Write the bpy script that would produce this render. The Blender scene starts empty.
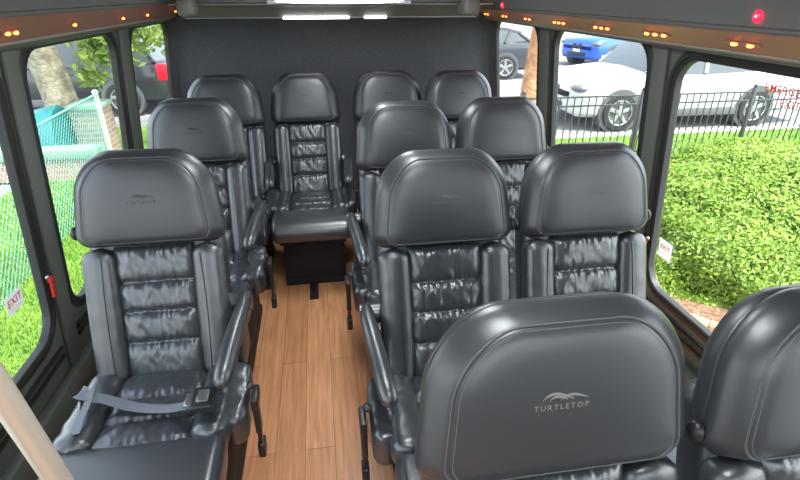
import bpy, bmesh, math, random
from mathutils import Vector, Matrix, noise
random.seed(7)
sc = bpy.context.scene
COL = sc.collection
PI = math.pi
sin, cos = math.sin, math.cos

# ------------------------------------------------------------------ materials
def nt(name):
    m = bpy.data.materials.new(name); m.use_nodes = True
    t = m.node_tree; b = t.nodes['Principled BSDF']
    return m, t, b

def pmat(name, col, rough=.5, metal=0., bump=0., bscale=200., var=0., vscale=8., emit=None, estr=0., coat=0., spec=.5):
    m, t, b = nt(name)
    b.inputs['Base Color'].default_value = (*col, 1)
    b.inputs['Roughness'].default_value = rough
    b.inputs['Metallic'].default_value = metal
    b.inputs['Coat Weight'].default_value = coat
    b.inputs['Specular IOR Level'].default_value = spec
    tc = t.nodes.new('ShaderNodeTexCoord')
    if bump:
        n = t.nodes.new('ShaderNodeTexNoise'); n.inputs['Scale'].default_value = bscale; n.inputs['Detail'].default_value = 4
        t.links.new(tc.outputs['Object'], n.inputs['Vector'])
        bp = t.nodes.new('ShaderNodeBump'); bp.inputs['Strength'].default_value = bump; bp.inputs['Distance'].default_value = .01
        t.links.new(n.outputs['Fac'], bp.inputs['Height']); t.links.new(bp.outputs['Normal'], b.inputs['Normal'])
    if var:
        n = t.nodes.new('ShaderNodeTexNoise'); n.inputs['Scale'].default_value = vscale; n.inputs['Detail'].default_value = 5
        t.links.new(tc.outputs['Object'], n.inputs['Vector'])
        r = t.nodes.new('ShaderNodeValToRGB')
        r.color_ramp.elements[0].position = .3; r.color_ramp.elements[1].position = .7
        r.color_ramp.elements[0].color = (*[c*(1-var) for c in col], 1)
        r.color_ramp.elements[1].color = (*[min(1, c*(1+var)) for c in col], 1)
        t.links.new(n.outputs['Fac'], r.inputs['Fac']); t.links.new(r.outputs['Color'], b.inputs['Base Color'])
    if emit:
        b.inputs['Emission Color'].default_value = (*emit, 1); b.inputs['Emission Strength'].default_value = estr
    return m

M = {}
M['leather'] = pmat('black leather', (.032, .035, .040), .33, bump=.10, bscale=260, spec=.95)
M['leather_soft'] = pmat('gathered black leather', (.034, .038, .044), .29, bump=.12, bscale=200, spec=.95)
M['headleather'] = pmat('headrest leather', (.030, .032, .036), .34, bump=.06, bscale=420, spec=.8)
M['seatbase'] = pmat('matte black seat base', (.012, .012, .013), .75)
for _k in ('leather', 'leather_soft'):
    _p = M[_k].node_tree.nodes['Principled BSDF']; _p.inputs['Coat Weight'].default_value = .45; _p.inputs['Coat Roughness'].default_value = .22
M['stitch'] = pmat('grey stitching', (.12, .12, .12), .6)
M['plastic'] = pmat('black plastic', (.018, .018, .02), .35)
M['rubber'] = pmat('window rubber', (.018, .020, .018), .5)
M['vinyl'] = pmat('dark grey green wall vinyl', (.105, .115, .10), .6, bump=.15, bscale=150)
M['carpet'] = pmat('dark grey wall carpet', (.062, .065, .074), .95, bump=.5, bscale=350, var=.15, vscale=60)
M['valance'] = pmat('brown grey valance', (.30, .145, .11), .42, bump=.05, bscale=100)
M['ceil'] = pmat('charcoal headliner', (.13, .13, .128), .8, bump=.2, bscale=200)
M['bead'] = pmat('grey plastic bead', (.22, .22, .19), .35)
M['chrome'] = pmat('polished steel', (.66, .57, .47), .28, metal=.45)
M['satin'] = pmat('satin steel', (.55, .55, .56), .3, metal=1)
M['webbing'] = pmat('grey belt webbing', (.17, .18, .21), .7, bump=.4, bscale=500)
M['logo_light'] = pmat('pale grey print', (.19, .18, .165), .5)
M['logo_dark'] = pmat('black embossed print', (.012, .012, .014), .4)
M['logo_mid'] = pmat('grey embossed print', (.09, .09, .095), .5)
M['red'] = pmat('red handle plastic', (.62, .035, .015), .35)
M['white'] = pmat('white sticker', (.85, .85, .83), .5)
_m, _t, _b = nt('translucent white sticker'); _b.inputs['Base Color'].default_value = (.85, .85, .83, 1)
_tl = _t.nodes.new('ShaderNodeBsdfTranslucent'); _tl.inputs['Color'].default_value = (.8, .8, .8, 1); _mx = _t.nodes.new('ShaderNodeMixShader'); _mx.inputs['Fac'].default_value = .5
_t.links.new(_b.outputs[0], _mx.inputs[1]); _t.links.new(_tl.outputs[0], _mx.inputs[2]); _t.links.new(_mx.outputs[0], _t.nodes['Material Output'].inputs['Surface'])
M['white'] = _m
M['redink'] = pmat('red ink', (.72, .05, .05), .5)
M['amber'] = pmat('amber lamp', (.9, .3, .08), .3, emit=(1., .14, .025), estr=.8)
M['redlamp'] = pmat('red lamp', (.9, .02, .03), .3, emit=(1., .0015, .010), estr=.8)
M['hot'] = pmat('red lamp core', (1, .5, .5), .3, emit=(1., .45, .4), estr=.3)
M['whiteglow'] = pmat('white glow', (1, 1, 1), .3, emit=(1., .97, .95), estr=.9)  # shared by the light strips and the oval reflection
M['fillglow'] = pmat('added white fill glow', (1, 1, 1), .3, emit=(.90, .96, 1.), estr=1.6)  # emission of the added fill lights
M['cap'] = pmat('grey corner cap', (.20, .20, .19), .45)

def wood_mat():
    m, t, b = nt('wood plank flooring')
    tc = t.nodes.new('ShaderNodeTexCoord'); mp = t.nodes.new('ShaderNodeMapping')
    mp.inputs['Rotation'].default_value = (0, 0, PI/2); mp.inputs['Location'].default_value = (0, .035, 0)
    t.links.new(tc.outputs['Object'], mp.inputs['Vector'])
    br = t.nodes.new('ShaderNodeTexBrick')
    br.offset = .37; br.inputs['Scale'].default_value = 1
    br.inputs['Brick Width'].default_value = 1.5; br.inputs['Row Height'].default_value = .120
    br.inputs['Mortar Size'].default_value = .0014; br.inputs['Mortar Smooth'].default_value = .3
    br.inputs['Color1'].default_value = (.76, .37, .18, 1); br.inputs['Color2'].default_value = (.60, .27, .12, 1)
    br.inputs['Mortar'].default_value = (.25, .10, .04, 1); br.inputs['Bias'].default_value = -.1
    t.links.new(mp.outputs['Vector'], br.inputs['Vector'])
    m2 = t.nodes.new('ShaderNodeMapping'); m2.inputs['Scale'].default_value = (26, 1.6, 1)
    t.links.new(tc.outputs['Object'], m2.inputs['Vector'])
    n = t.nodes.new('ShaderNodeTexNoise'); n.inputs['Scale'].default_value = 2.2; n.inputs['Detail'].default_value = 7; n.inputs['Distortion'].default_value = .6
    t.links.new(m2.outputs['Vector'], n.inputs['Vector'])
    r = t.nodes.new('ShaderNodeValToRGB'); r.color_ramp.elements[0].position = .3; r.color_ramp.elements[1].position = .75
    r.color_ramp.elements[0].color = (.72, .66, .62, 1); r.color_ramp.elements[1].color = (1.15, 1.12, 1.08, 1)
    t.links.new(n.outputs['Fac'], r.inputs['Fac'])
    mx = t.nodes.new('ShaderNodeMixRGB'); mx.blend_type = 'MULTIPLY'; mx.inputs['Fac'].default_value = 1
    t.links.new(br.outputs['Color'], mx.inputs['Color1']); t.links.new(r.outputs['Color'], mx.inputs['Color2'])
    t.links.new(mx.outputs['Color'], b.inputs['Base Color'])
    b.inputs['Roughness'].default_value = .42
    return m
M['wood'] = wood_mat()

def two_tone(name, c1, c2, scale, rough=.9, bump=.5, bs=None, detail=6):
    m, t, b = nt(name)
    tc = t.nodes.new('ShaderNodeTexCoord')
    n = t.nodes.new('ShaderNodeTexNoise'); n.inputs['Scale'].default_value = scale; n.inputs['Detail'].default_value = detail
    t.links.new(tc.outputs['Object'], n.inputs['Vector'])
    r = t.nodes.new('ShaderNodeValToRGB'); r.color_ramp.elements[0].position = .35; r.color_ramp.elements[1].position = .65
    r.color_ramp.elements[0].color = (*c1, 1); r.color_ramp.elements[1].color = (*c2, 1)
    t.links.new(n.outputs['Fac'], r.inputs['Fac']); t.links.new(r.outputs['Color'], b.inputs['Base Color'])
    b.inputs['Roughness'].default_value = rough
    if bump:
        n2 = t.nodes.new('ShaderNodeTexNoise'); n2.inputs['Scale'].default_value = bs or scale*4; n2.inputs['Detail'].default_value = 4
        t.links.new(tc.outputs['Object'], n2.inputs['Vector'])
        bp = t.nodes.new('ShaderNodeBump'); bp.inputs['Strength'].default_value = bump; bp.inputs['Distance'].default_value = .03
        t.links.new(n2.outputs['Fac'], bp.inputs['Height']); t.links.new(bp.outputs['Normal'], b.inputs['Normal'])
    return m
M['grass'] = two_tone('lawn', (.08, .17, .02), (.15, .27, .04), 5, bs=60)
M['blade'] = two_tone('grass blades', (.10, .22, .02), (.21, .34, .05), 3, bump=0)
M['asphalt'] = two_tone('asphalt', (.17, .17, .175), (.22, .22, .225), 3, bs=80, bump=.3)
M['concrete'] = two_tone('pale concrete', (.50, .49, .46), (.62, .60, .56), 4, bs=60, bump=.3)
M['bark'] = two_tone('pale tree bark', (.17, .145, .10), (.36, .32, .24), 7, bs=25, bump=.9)
M['pole'] = two_tone('weathered orange brown wood', (.34, .14, .06), (.55, .30, .17), 6, bs=30, bump=.7)
M['mulch'] = two_tone('brown mulch', (.13, .07, .04), (.30, .18, .11), 30, bs=80, bump=1)
M['iron'] = pmat('black painted iron', (.045, .045, .05), .45)
M['tealwire'] = pmat('teal vinyl wire', (.12, .40, .34), .5)
M['postyellow'] = pmat('pale fence post', (.62, .60, .40), .5)
M['tarp'] = pmat('teal tarpaulin', (.02, .17, .18), .5, bump=.6, bscale=8)
M['shrubsoil'] = pmat('shrub core', (.03, .07, .012), .95)

def leafmat(name, c1, c2, tr=.35):
    m, t, b = nt(name)
    g = t.nodes.new('ShaderNodeNewGeometry')
    r = t.nodes.new('ShaderNodeValToRGB')
    r.color_ramp.elements[0].color = (*c1, 1); r.color_ramp.elements[1].color = (*c2, 1)
    t.links.new(g.outputs['Random Per Island'], r.inputs['Fac']); t.links.new(r.outputs['Color'], b.inputs['Base Color'])
    b.inputs['Roughness'].default_value = .55
    tl = t.nodes.new('ShaderNodeBsdfTranslucent'); t.links.new(r.outputs['Color'], tl.inputs['Color'])
    mx = t.nodes.new('ShaderNodeMixShader'); mx.inputs['Fac'].default_value = tr
    out = t.nodes['Material Output']
    t.links.new(b.outputs[0], mx.inputs[1]); t.links.new(tl.outputs[0], mx.inputs[2]); t.links.new(mx.outputs[0], out.inputs['Surface'])
    return m
M['leaf'] = leafmat('bright tree leaves', (.15, .24, .04), (.36, .46, .11), .55)
M['shrub'] = leafmat('clipped shrub leaves', (.13, .24, .025), (.32, .45, .07), .35)

def glassmat(name, tint=(1, 1, 1), gl=.06):
    m = bpy.data.materials.new(name); m.use_nodes = True; t = m.node_tree; t.nodes.clear()
    out = t.nodes.new('ShaderNodeOutputMaterial'); tr = t.nodes.new('ShaderNodeBsdfTransparent'); tr.inputs['Color'].default_value = (*tint, 1)
    gs = t.nodes.new('ShaderNodeBsdfGlossy'); gs.inputs['Roughness'].default_value = .02
    mx = t.nodes.new('ShaderNodeMixShader'); lw = t.nodes.new('ShaderNodeLayerWeight'); lw.inputs['Blend'].default_value = .5; pw = t.nodes.new('ShaderNodeMath'); pw.operation = 'POWER'; pw.inputs[1].default_value = 3.; fr = t.nodes.new('ShaderNodeMath'); fr.operation = 'MULTIPLY_ADD'; fr.inputs[1].default_value = .35; fr.inputs[2].default_value = .015
    t.links.new(lw.outputs['Facing'], pw.inputs[0]); t.links.new(pw.outputs[0], fr.inputs[0]); t.links.new(fr.outputs[0], mx.inputs[0]); t.links.new(tr.outputs[0], mx.inputs[1]); t.links.new(gs.outputs[0], mx.inputs[2])
    t.links.new(mx.outputs[0], out.inputs['Surface'])
    return m
M['glass'] = glassmat('clear window pane', (.95, .97, .96))
M['carglass'] = pmat('dark car glass', (.05, .06, .07), .08, spec=.8)
M['whitepaint'] = pmat('white car paint', (.58, .59, .60), .22, coat=.6)
M['bluepaint'] = pmat('blue car paint', (.02, .10, .48), .22, coat=.6)
M['greypaint'] = pmat('dark silver car paint', (.045, .05, .058), .25, coat=.6)
M['blackpaint'] = pmat('black car paint', (.02, .023, .028), .2, coat=.6)
M['cladding'] = pmat('dark lower cladding', (.09, .095, .10), .6)
M['tyre'] = pmat('tyre rubber', (.02, .02, .02), .8)
M['rim'] = pmat('grey alloy', (.45, .46, .48), .35, metal=.7)
M['headlamp'] = pmat('headlamp lens', (.10, .11, .12), .15, coat=.5)
M['taillamp'] = pmat('red tail lamp', (.75, .01, .03), .25)
M['plate'] = pmat('number plate', (.8, .8, .8), .5)

def brick_mat(name, c1, c2, mortar, w, h):
    m, t, b = nt(name)
    tc = t.nodes.new('ShaderNodeTexCoord'); sx = t.nodes.new('ShaderNodeSeparateXYZ'); cx = t.nodes.new('ShaderNodeCombineXYZ')
    ad = t.nodes.new('ShaderNodeMath'); ad.operation = 'ADD'
    t.links.new(tc.outputs['Object'], sx.inputs[0]); t.links.new(sx.outputs['X'], ad.inputs[0]); t.links.new(sx.outputs['Y'], ad.inputs[1])
    t.links.new(ad.outputs[0], cx.inputs['X']); t.links.new(sx.outputs['Z'], cx.inputs['Y'])
    br = t.nodes.new('ShaderNodeTexBrick'); br.inputs['Scale'].default_value = 1
    br.inputs['Brick Width'].default_value = w; br.inputs['Row Height'].default_value = h; br.inputs['Mortar Size'].default_value = .008
    br.inputs['Color1'].default_value = (*c1, 1); br.inputs['Color2'].default_value = (*c2, 1); br.inputs['Mortar'].default_value = (*mortar, 1)
    t.links.new(cx.outputs[0], br.inputs['Vector']); t.links.new(br.outputs['Color'], b.inputs['Base Color'])
    b.inputs['Roughness'].default_value = .9
    return m
M['brick'] = brick_mat('pink brick', (.36, .20, .155), (.28, .14, .105), (.32, .30, .27), .21, .075)
M['brickpale'] = brick_mat('pale pink brick', (.27, .17, .13), (.20, .12, .095), (.30, .28, .25), .24, .075)
M['coping'] = pmat('pale green stone', (.18, .26, .19), .8)
M['edging'] = pmat('terracotta edging', (.50, .22, .13), .85, var=.2, vscale=12, bump=.4, bscale=60)

# ------------------------------------------------------------------ helpers
def link(name, me, mat=None, parent=None, smooth=False, mats=None):
    o = bpy.data.objects.new(name, me); COL.objects.link(o)
    if mats:
        for m in mats: me.materials.append(m)
    elif mat: me.materials.append(M[mat] if isinstance(mat, str) else mat)
    if smooth:
        for p in me.polygons: p.use_smooth = True
    if parent: o.parent = parent
    return o

def obj(name, bm, mat, parent=None, smooth=False, angle=None):
    bmesh.ops.recalc_face_normals(bm, faces=bm.faces)
    me = bpy.data.meshes.new(name); bm.to_mesh(me); bm.free()
    o = link(name, me, mat, parent, smooth)
    if angle and smooth:
        me.set_sharp_from_angle(angle=math.radians(angle))
    return o

def thing(name, label, cat, loc=(0, 0, 0), rz=0, group=None):
    o = bpy.data.objects.new(name, None); COL.objects.link(o); o.empty_display_size = .05
    o.location = loc; o.rotation_euler = (0, 0, rz); return tag(o, label, cat, group)
def tag(o, label, cat, group=None, kind=None):
    o['label'] = label; o['category'] = cat
    if group: o['group'] = group
    if kind: o['kind'] = kind
    return o
def struct(o):
    o['kind'] = 'structure'; return o

def box(bm, x0, x1, y0, y1, z0, z1, bev=0, seg=2, f=None):
    g = bmesh.new()
    bmesh.ops.create_cube(g, size=1)
    for v in g.verts: v.co = Vector(((x0+x1)/2+v.co.x*(x1-x0), (y0+y1)/2+v.co.y*(y1-y0), (z0+z1)/2+v.co.z*(z1-z0)))
    if bev: bmesh.ops.bevel(g, geom=g.edges[:], offset=bev, segments=seg, profile=.5, affect='EDGES')
    merge(bm, g, f)
    return bm
def merge(bm, g, f=None):
    mp = {}
    for v in g.verts: mp[v] = bm.verts.new(f(v.co) if f else v.co)
    for fa in g.faces:
        try: bm.faces.new([mp[v] for v in fa.verts])
        except ValueError: pass
    g.free()

def frame_from(d):
    d = d.normalized(); u = Vector((0, 0, 1)) if abs(d.z) < .9 else Vector((1, 0, 0))
    a = d.cross(u).normalized(); return a, d.cross(a).normalized()
def tube(bm, pts, r, n=10, caps=True):
    pts = [Vector(p) for p in pts]; rings = []
    rr = r if isinstance(r, (list, tuple)) else [r]*len(pts)
    a = None
    for i, p in enumerate(pts):
        d = (pts[min(i+1, len(pts)-1)]-pts[max(i-1, 0)]).normalized()
        if a is None: a, b = frame_from(d)
        else:
            a = (a-d*a.dot(d)).normalized(); b = d.cross(a)
        rings.append([bm.verts.new(p+(a*cos(2*PI*k/n)+b*sin(2*PI*k/n))*rr[i]) for k in range(n)])
    for i in range(len(rings)-1):
        for k in range(n): bm.faces.new((rings[i][k], rings[i][(k+1) % n], rings[i+1][(k+1) % n], rings[i+1][k]))
    if caps: bm.faces.new(rings[0]); bm.faces.new(rings[-1][::-1])
    return bm
def loft(bm, rings, caps=(True, True), closed=True):
    R = [[bm.verts.new(p) for p in r] for r in rings]; n = len(R[0])
    for i in range(len(R)-1):
        for k in range(n if closed else n-1):
            bm.faces.new((R[i][k], R[i][(k+1) % n], R[i+1][(k+1) % n], R[i+1][k]))
    if caps[0]: bm.faces.new(R[0][::-1])
    if caps[1]: bm.faces.new(R[-1])
    return bm
def grid(bm, f, nu, nv):
    V = [[bm.verts.new(f(i/nu, j/nv)) for j in range(nv+1)] for i in range(nu+1)]
    for i in range(nu):
        for j in range(nv): bm.faces.new((V[i][j], V[i+1][j], V[i+1][j+1], V[i][j+1]))
    return bm
def ellip(bm, c, r, seg=12, f=None):
    g = bmesh.new(); bmesh.ops.create_uvsphere(g, u_segments=seg, v_segments=max(6, seg//2+2), radius=1)
    for v in g.verts: v.co = Vector((c[0]+v.co.x*r[0], c[1]+v.co.y*r[1], c[2]+v.co.z*r[2]))
    merge(bm, g, f); return bm

def rrect(w, h, rs, n=6):
    """closed outline centred on 0, half sizes w,h; rs = corner radii (tr, tl, bl, br)"""
    pts = []
    for (sx, sy, r, a0) in ((1, 1, rs[0], 0), (-1, 1, rs[1], PI/2), (-1, -1, rs[2], PI), (1, -1, rs[3], 1.5*PI)):
        for k in range(n+1):
            a = a0+PI/2*k/n; pts.append((sx*(w-r)+r*cos(a), sy*(h-r)+r*sin(a)))
    return pts

def flat_mesh(splines, extr=0.):
    cu = bpy.data.curves.new('outline', 'CURVE'); cu.dimensions = '2D'; cu.fill_mode = 'BOTH'; cu.extrude = extr
    for s in splines:
        sp = cu.splines.new('POLY'); sp.points.add(len(s)-1); sp.use_cyclic_u = True
        for p, q in zip(sp.points, s): p.co = (q[0], q[1], 0, 1)
    o = bpy.data.objects.new('outline', cu); COL.objects.link(o)
    dg = bpy.context.evaluated_depsgraph_get(); dg.update()
    me = bpy.data.meshes.new_from_object(o.evaluated_get(dg))
    bpy.data.objects.remove(o); me.materials.clear()
    return me
def text_mesh(s, size, spacing=1., bold=0.):
    cu = bpy.data.curves.new('lettering', 'FONT'); cu.body = s; cu.size = size; cu.space_character = spacing
    cu.align_x = 'CENTER'; cu.align_y = 'CENTER'; cu.resolution_u = 2; cu.offset = bold
    o = bpy.data.objects.new('lettering', cu); COL.objects.link(o)
    dg = bpy.context.evaluated_depsgraph_get(); dg.update()
    me = bpy.data.meshes.new_from_object(o.evaluated_get(dg))
    bpy.data.objects.remove(o); me.materials.clear()
    return me
def bm_of(*meshes):
    bm = bmesh.new()
    for m in meshes: bm.from_mesh(m)
    return bm

# ------------------------------------------------------------------ bus shell
Z0, Z1, YF, YB, ZC = 0., 1.92, -1.25, 4.03, 1.90
def wx(side, z, n=0.):     # wall surface, leaning in towards the roof; n = offset into the cabin
    return (-1.05+.1*(z-1.)+n) if side == 'L' else (1.40-.1*(z-1.)-n)
def onwall(side, n=0.):
    return lambda co: Vector((wx(side, co.y, n+co.z), co.x, co.y))

WIN = [(.93, 1.81), (2.0, 2.895), (3.14, 3.94)]
DOOR = (-.85, .83, .14, 1.78)   # tall entry door glass on the left side
WZ0, WZ1 = .470, 1.50
for side, nm in (('L', 'left'), ('R', 'right')):
    holes = [[(YF, -.02), (YB+.05, -.02), (YB+.05, Z1), (YF, Z1)]]
    for a, b, c, d in [(a, b, WZ0, 1.462 if side == 'R' and a == WIN[0][0] else WZ1) for a, b in WIN]+([DOOR] if side == 'L' else [(-.95, .70, WZ0, WZ1)]):
        holes.append([((a+b)/2+p[0], (c+d)/2+p[1]) for p in rrect((b-a)/2, (d-c)/2, (.11,)*4, 8)])
    me = flat_mesh(holes, .014)
    for v in me.vertices: v.co = Vector((wx(side, v.co.y, v.co.z-.014), v.co.x, v.co.y))
    o = link('wall_'+nm, me, 'vinyl'); struct(o)

floor = struct(obj('floor', box(bmesh.new(), -1.17, 1.52, YF, YB+.05, -.06, 0), 'wood'))
struct(obj('ceiling', box(bmesh.new(), -1.05, 1.42, YF, YB+.05, ZC, ZC+.05), 'ceil'))
# rear wall, a slight barrel curve of carpeted panel with rounded corners into the sides
bm = bmesh.new()
def backf(u, v):
    z = -.0+v*1.9; xl = wx('L', z)+.0; xr = wx('R', z)
    x = xl+(xr-xl)*u; e = min(u, 1-u)*(xr-xl); r = .12
    y = YB-.01-(0 if e > r else (r-math.sqrt(max(0, r*r-(r-e)**2)))*.8)
    return Vector((x, y, z))
grid(bm, backf, 60, 4)
g2 = bmesh.ops.extrude_face_region(bm, geom=bm.faces[:])
for e in g2['geom']:
    if isinstance(e, bmesh.types.BMVert): e.co.y = YB+.05
struct(obj('wall_back', bm, 'carpet', smooth=True, angle=35))
# front of the cabin with a windshield opening
fr = flat_mesh([[(-1.17, -.02), (1.52, -.02), (1.32, 1.92), (-.97, 1.92)], [(.175+p[0], 1.40+p[1]) for p in rrect(1.02, .38, (.12,)*4)]], .03)
for v in fr.vertices: v.co = Vector((v.co.x, YF-.03+v.co.z, v.co.y))
struct(link('wall_front', fr, 'vinyl'))
ws = struct(obj('window_7', box(bmesh.new(), -.86, 1.21, YF-.035, YF-.03, 1.01, 1.79), 'glass'))

# windows
def window(k, side, a, b, WZ0=WZ0, WZ1=WZ1, strips=True):
    o = bpy.data.objects.new('window_%d' % k, None); COL.objects.link(o); struct(o)
    cy, cz, w, h = (a+b)/2, (WZ0+WZ1)/2, (b-a)/2, (WZ1-WZ0)/2
    o.location = (wx(side, cz), cy, cz); inv = Vector(o.location)
    def P(p, n): return Vector((wx(side, cz+p[1], n), cy+p[0], cz+p[1]))-inv
    prof = [(-.001, -.026), (-.001, .001), (.004, .005), (.012, .005), (.014, .002), (.018, .002), (.020, .006), (.034, .006), (.037, .003), (.042, .003), (.045, .0005)]
    rings = []
    for d, n in prof:
        rings.append([P(p, n) for p in rrect(w+d, h+d, (.11+d,)*4, 8)])
    obj('window_frame', loft(bmesh.new(), rings, caps=(False, False)), 'rubber', o, True, 40)
    pm = flat_mesh([rrect(w-.004, h-.004, (.106,)*4, 8)], .002)
    for v in pm.vertices: v.co = P((v.co.x, v.co.y), -.020+v.co.z)
    link('pane', pm, 'glass', o)
    for dz in ((.085, .125) if strips else ()):
        bm = bmesh.new(); box(bm, -w-.02, w+.02, -h-dz-.010, -h-dz+.010, .0005, .014, .005, 2, lambda c: P((c.x, c.y), c.z))
        obj('sill_strip', bm, 'rubber', o, True, 40)
    return o, P, (w, h)
k = 1
wins = {}
for side in 'LR':
    for i, (a, b) in enumerate(WIN):
        wins[side+str(i)] = window(k, side, a, b, WZ0, 1.462 if side == 'R' and i == 0 else WZ1); k += 1
window(8, 'L', *DOOR, strips=False); window(9, 'R', -.95, .70)

# release handles (red) on the window frames
def handle(side, y, z, parent):
    inv = parent.location
    bm = bmesh.new()
    f = lambda co: Vector((wx(side, z+co.y, co.z), y+co.x, z+co.y))-inv
    box(bm, -.009, .009, -.045, .030, .012, .024, .005, 2, f)
    box(bm, -.012, .012, .022, .048, .008, .028, .005, 2, f)
    h = obj('release_handle', bm, 'red', parent, True, 40); h['label'] = 'red release handle'
    bm = bmesh.new(); ellip(bm, (-.012, .05, .014), (.010, .010, .008), 10, f)
    obj('latch_bracket', bm, 'satin', h, True)
handle('L', 1.835, .665, wins['L0'][0]); handle('R', 1.835, .640, wins['R0'][0])

# pillars trims between the windows
n = 1
for side in 'LR':
    for y0, y1 in ((1.862, 1.95), (2.952, 3.085)):
        bm = bmesh.new()
        f = lambda co: Vector((wx(side, co.y, co.z), co.x, co.y))
        box(bm, y0, y1, .02, 1.52, .0005, .016, .006, 2, f)
        struct(obj('trim_%d' % n, bm, 'vinyl', None, True, 40)); n += 1
# low ledge where wall meets floor
for side in 'LR':
    bm = bmesh.new()
    box(bm, YF, YB, .0, .26, .0005, .05, .015, 2, lambda co: Vector((wx(side, co.y, co.z), co.x, co.y)))
    struct(obj('baseboard_'+('left' if side == 'L' else 'right'), bm, 'vinyl', None, True, 40))

# overhead valances (lit lower face, bead, thin line, upper panel)
def valance(side):
    s = 1 if side == 'L' else -1
    q = [(-1.0, 1.505), (-.94, 1.525), (-.92, 1.545), (-.85, 1.622), (-.848, 1.63), (-.835, 1.635), (-.80, 1.90), (-.98, 1.90)] if side == 'L' else \
        [(1.352, 1.490), (1.27, 1.505), (1.25, 1.522), (1.155, 1.588), (1.153, 1.596), (1.138, 1.602), (1.08, 1.90), (1.31, 1.90)]
    bm = bmesh.new()
    loft(bm, [[Vector((x, y, z)) for x, z in q] for y in (YF, 3.86)])
    o = struct(obj('trim_%d' % (5 if side == 'L' else 6), bm, 'ceil'))
    # lower brown face
    a, b = Vector((q[2][0], 0, q[2][1])), Vector((q[3][0], 0, q[3][1]))
    nn = Vector(((b-a).z, 0, -(b-a).x)); nn = nn if nn.x*s > 0 else -nn; nn.normalize()
    bm = bmesh.new()
    A, B = a+(b-a)*.05+nn*.0, a+(b-a)*.95
    loft(bm, [[A+Vector((0, y, 0)), B+Vector((0, y, 0)), B+nn*.004+Vector((0, y, 0)), A+nn*.004+Vector((0, y, 0))] for y in (YF, 3.85)])
    obj('face_panel', bm, 'valance', o)
    bm = bmesh.new(); tube(bm, [a+nn*.003+Vector((0, YF, 0)), a+nn*.003+Vector((0, 3.85, 0))], .006, 10)
    obj('bead', bm, 'bead', o, True, 60)
    return a, b, nn
VL = valance('L'); VR = valance('R')

def onval(V, t, y, off=.0):
    a, b, nn = V; return a+(b-a)*t+nn*(.004+off)+Vector((0, y, 0))
def courtesy(V, y, t, cnt, label, sp=.045, sc_=1.):
    p = onval(V, t, y); o = thing('courtesy_light', label, 'light', p, 0, 'amber courtesy lights along the overhead valances')
    a, b, nn = V; up = (b-a).normalized()
    def f(co): return up*co.z+nn*co.x+Vector((0, co.y, 0))
    bm = bmesh.new(); box(bm, 0, .004, -sp*cnt/2-.006, sp*cnt/2+.006, -.009, .009, .003, 2, f); obj('bezel', bm, 'valance', o, True, 40)
    for i in range(cnt):
        bm = bmesh.new(); ellip(bm, (.005, (i-(cnt-1)/2)*sp, 0), (.006*sc_, .013*sc_, .0055*sc_), 12, f); obj('lens', bm, 'amber', o, True)
LL = [(1.75, 2, 'beside the nearest part of the front left window'), (2.19, 1, 'above the front part of the second left window'),
      (2.73, 1, 'above the rear part of the second left window'), (3.12, 1, 'above the pillar before the rear left window'), (3.74, 1, 'at the far rear end of the left valance')]
for y, c, w in LL: courtesy(VL, y, .45, c, 'small amber light on left valance %s' % w)
RL = [(3.70, 2, 'farthest back, at the rear corner'), (3.33, 2, 'above the rear right window'), (2.95, 2, 'above the pillar before the rear right window'), (2.54, 3, 'above the middle of the blue car window'),
      (2.13, 3, 'above the front edge of the middle right window'), (1.757, 3, 'above the wide pillar'), (1.35, 2, 'nearest the camera, below the big red lamp')]
for y, c, w in RL: courtesy(VR, y, .5, c, 'amber light cluster on right valance %s' % w, .05 if c == 3 else .06)
def redlamp(x, y, z, s, label, r):
    o = thing('red_indicator_lamp', label, 'light', (x, y, z), 0, 'red indicator lamps on the overhead panels')
    bm = bmesh.new(); ellip(bm, (0, 0, 0), (.007, r, r), 16); obj('lens', bm, 'redlamp', o, True)
    bm = bmesh.new(); ellip(bm, (s*.006, 0, 0), (.004, r*.22, r*.22), 10); obj('core', bm, 'hot', o, True)
redlamp(1.1325, 1.25, 1.626, -1, 'large glowing red lamp on right overhead panel near camera', .015)
redlamp(1.1365, 3.21, 1.615, -1, 'small red lamp at far end of right overhead panel', .017)
redlamp(-.8385, 3.45, 1.627, 1, 'small red lamp at far end of left overhead panel', .016)

# rear overhead bulkhead
bm = bmesh.new()
q = [(3.90, 1.53), (3.72, 1.528), (3.705, 1.536), (3.62, 1.60), (3.36, 1.615), (3.34, 1.63), (3.34, 1.90), (4.0, 1.90)]
loft(bm, [[Vector((x, y, z)) for y, z in q] for x in (-.835, 1.138)])
rb = struct(obj('trim_7', bm, 'ceil'))
bm = bmesh.new(); tube(bm, [(-.82, 3.708, 1.534), (1.12, 3.708, 1.534)], .006, 10); obj('chrome_bead', bm, 'satin', rb, True, 60)
bm = bmesh.new(); tube(bm, [(-.82, 3.345, 1.620), (1.12, 3.345, 1.620)], .005, 10); obj('chrome_bead', bm, 'satin', rb, True, 60)
bm = bmesh.new()
for x in (-.76, 1.03): 
    pass
for x, lb in ((-.72, 'left'), (.955, 'right')):
    bm = bmesh.new(); box(bm, x-.045, x+.055, 3.24, 3.44, 1.56, 1.66, .03, 4)
    tag(obj('speaker_cover', bm, 'cap', None, True), 'rounded grey cover at the rear %s corner of the ceiling' % lb, 'cover', 'rounded covers in the rear ceiling corners')
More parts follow.
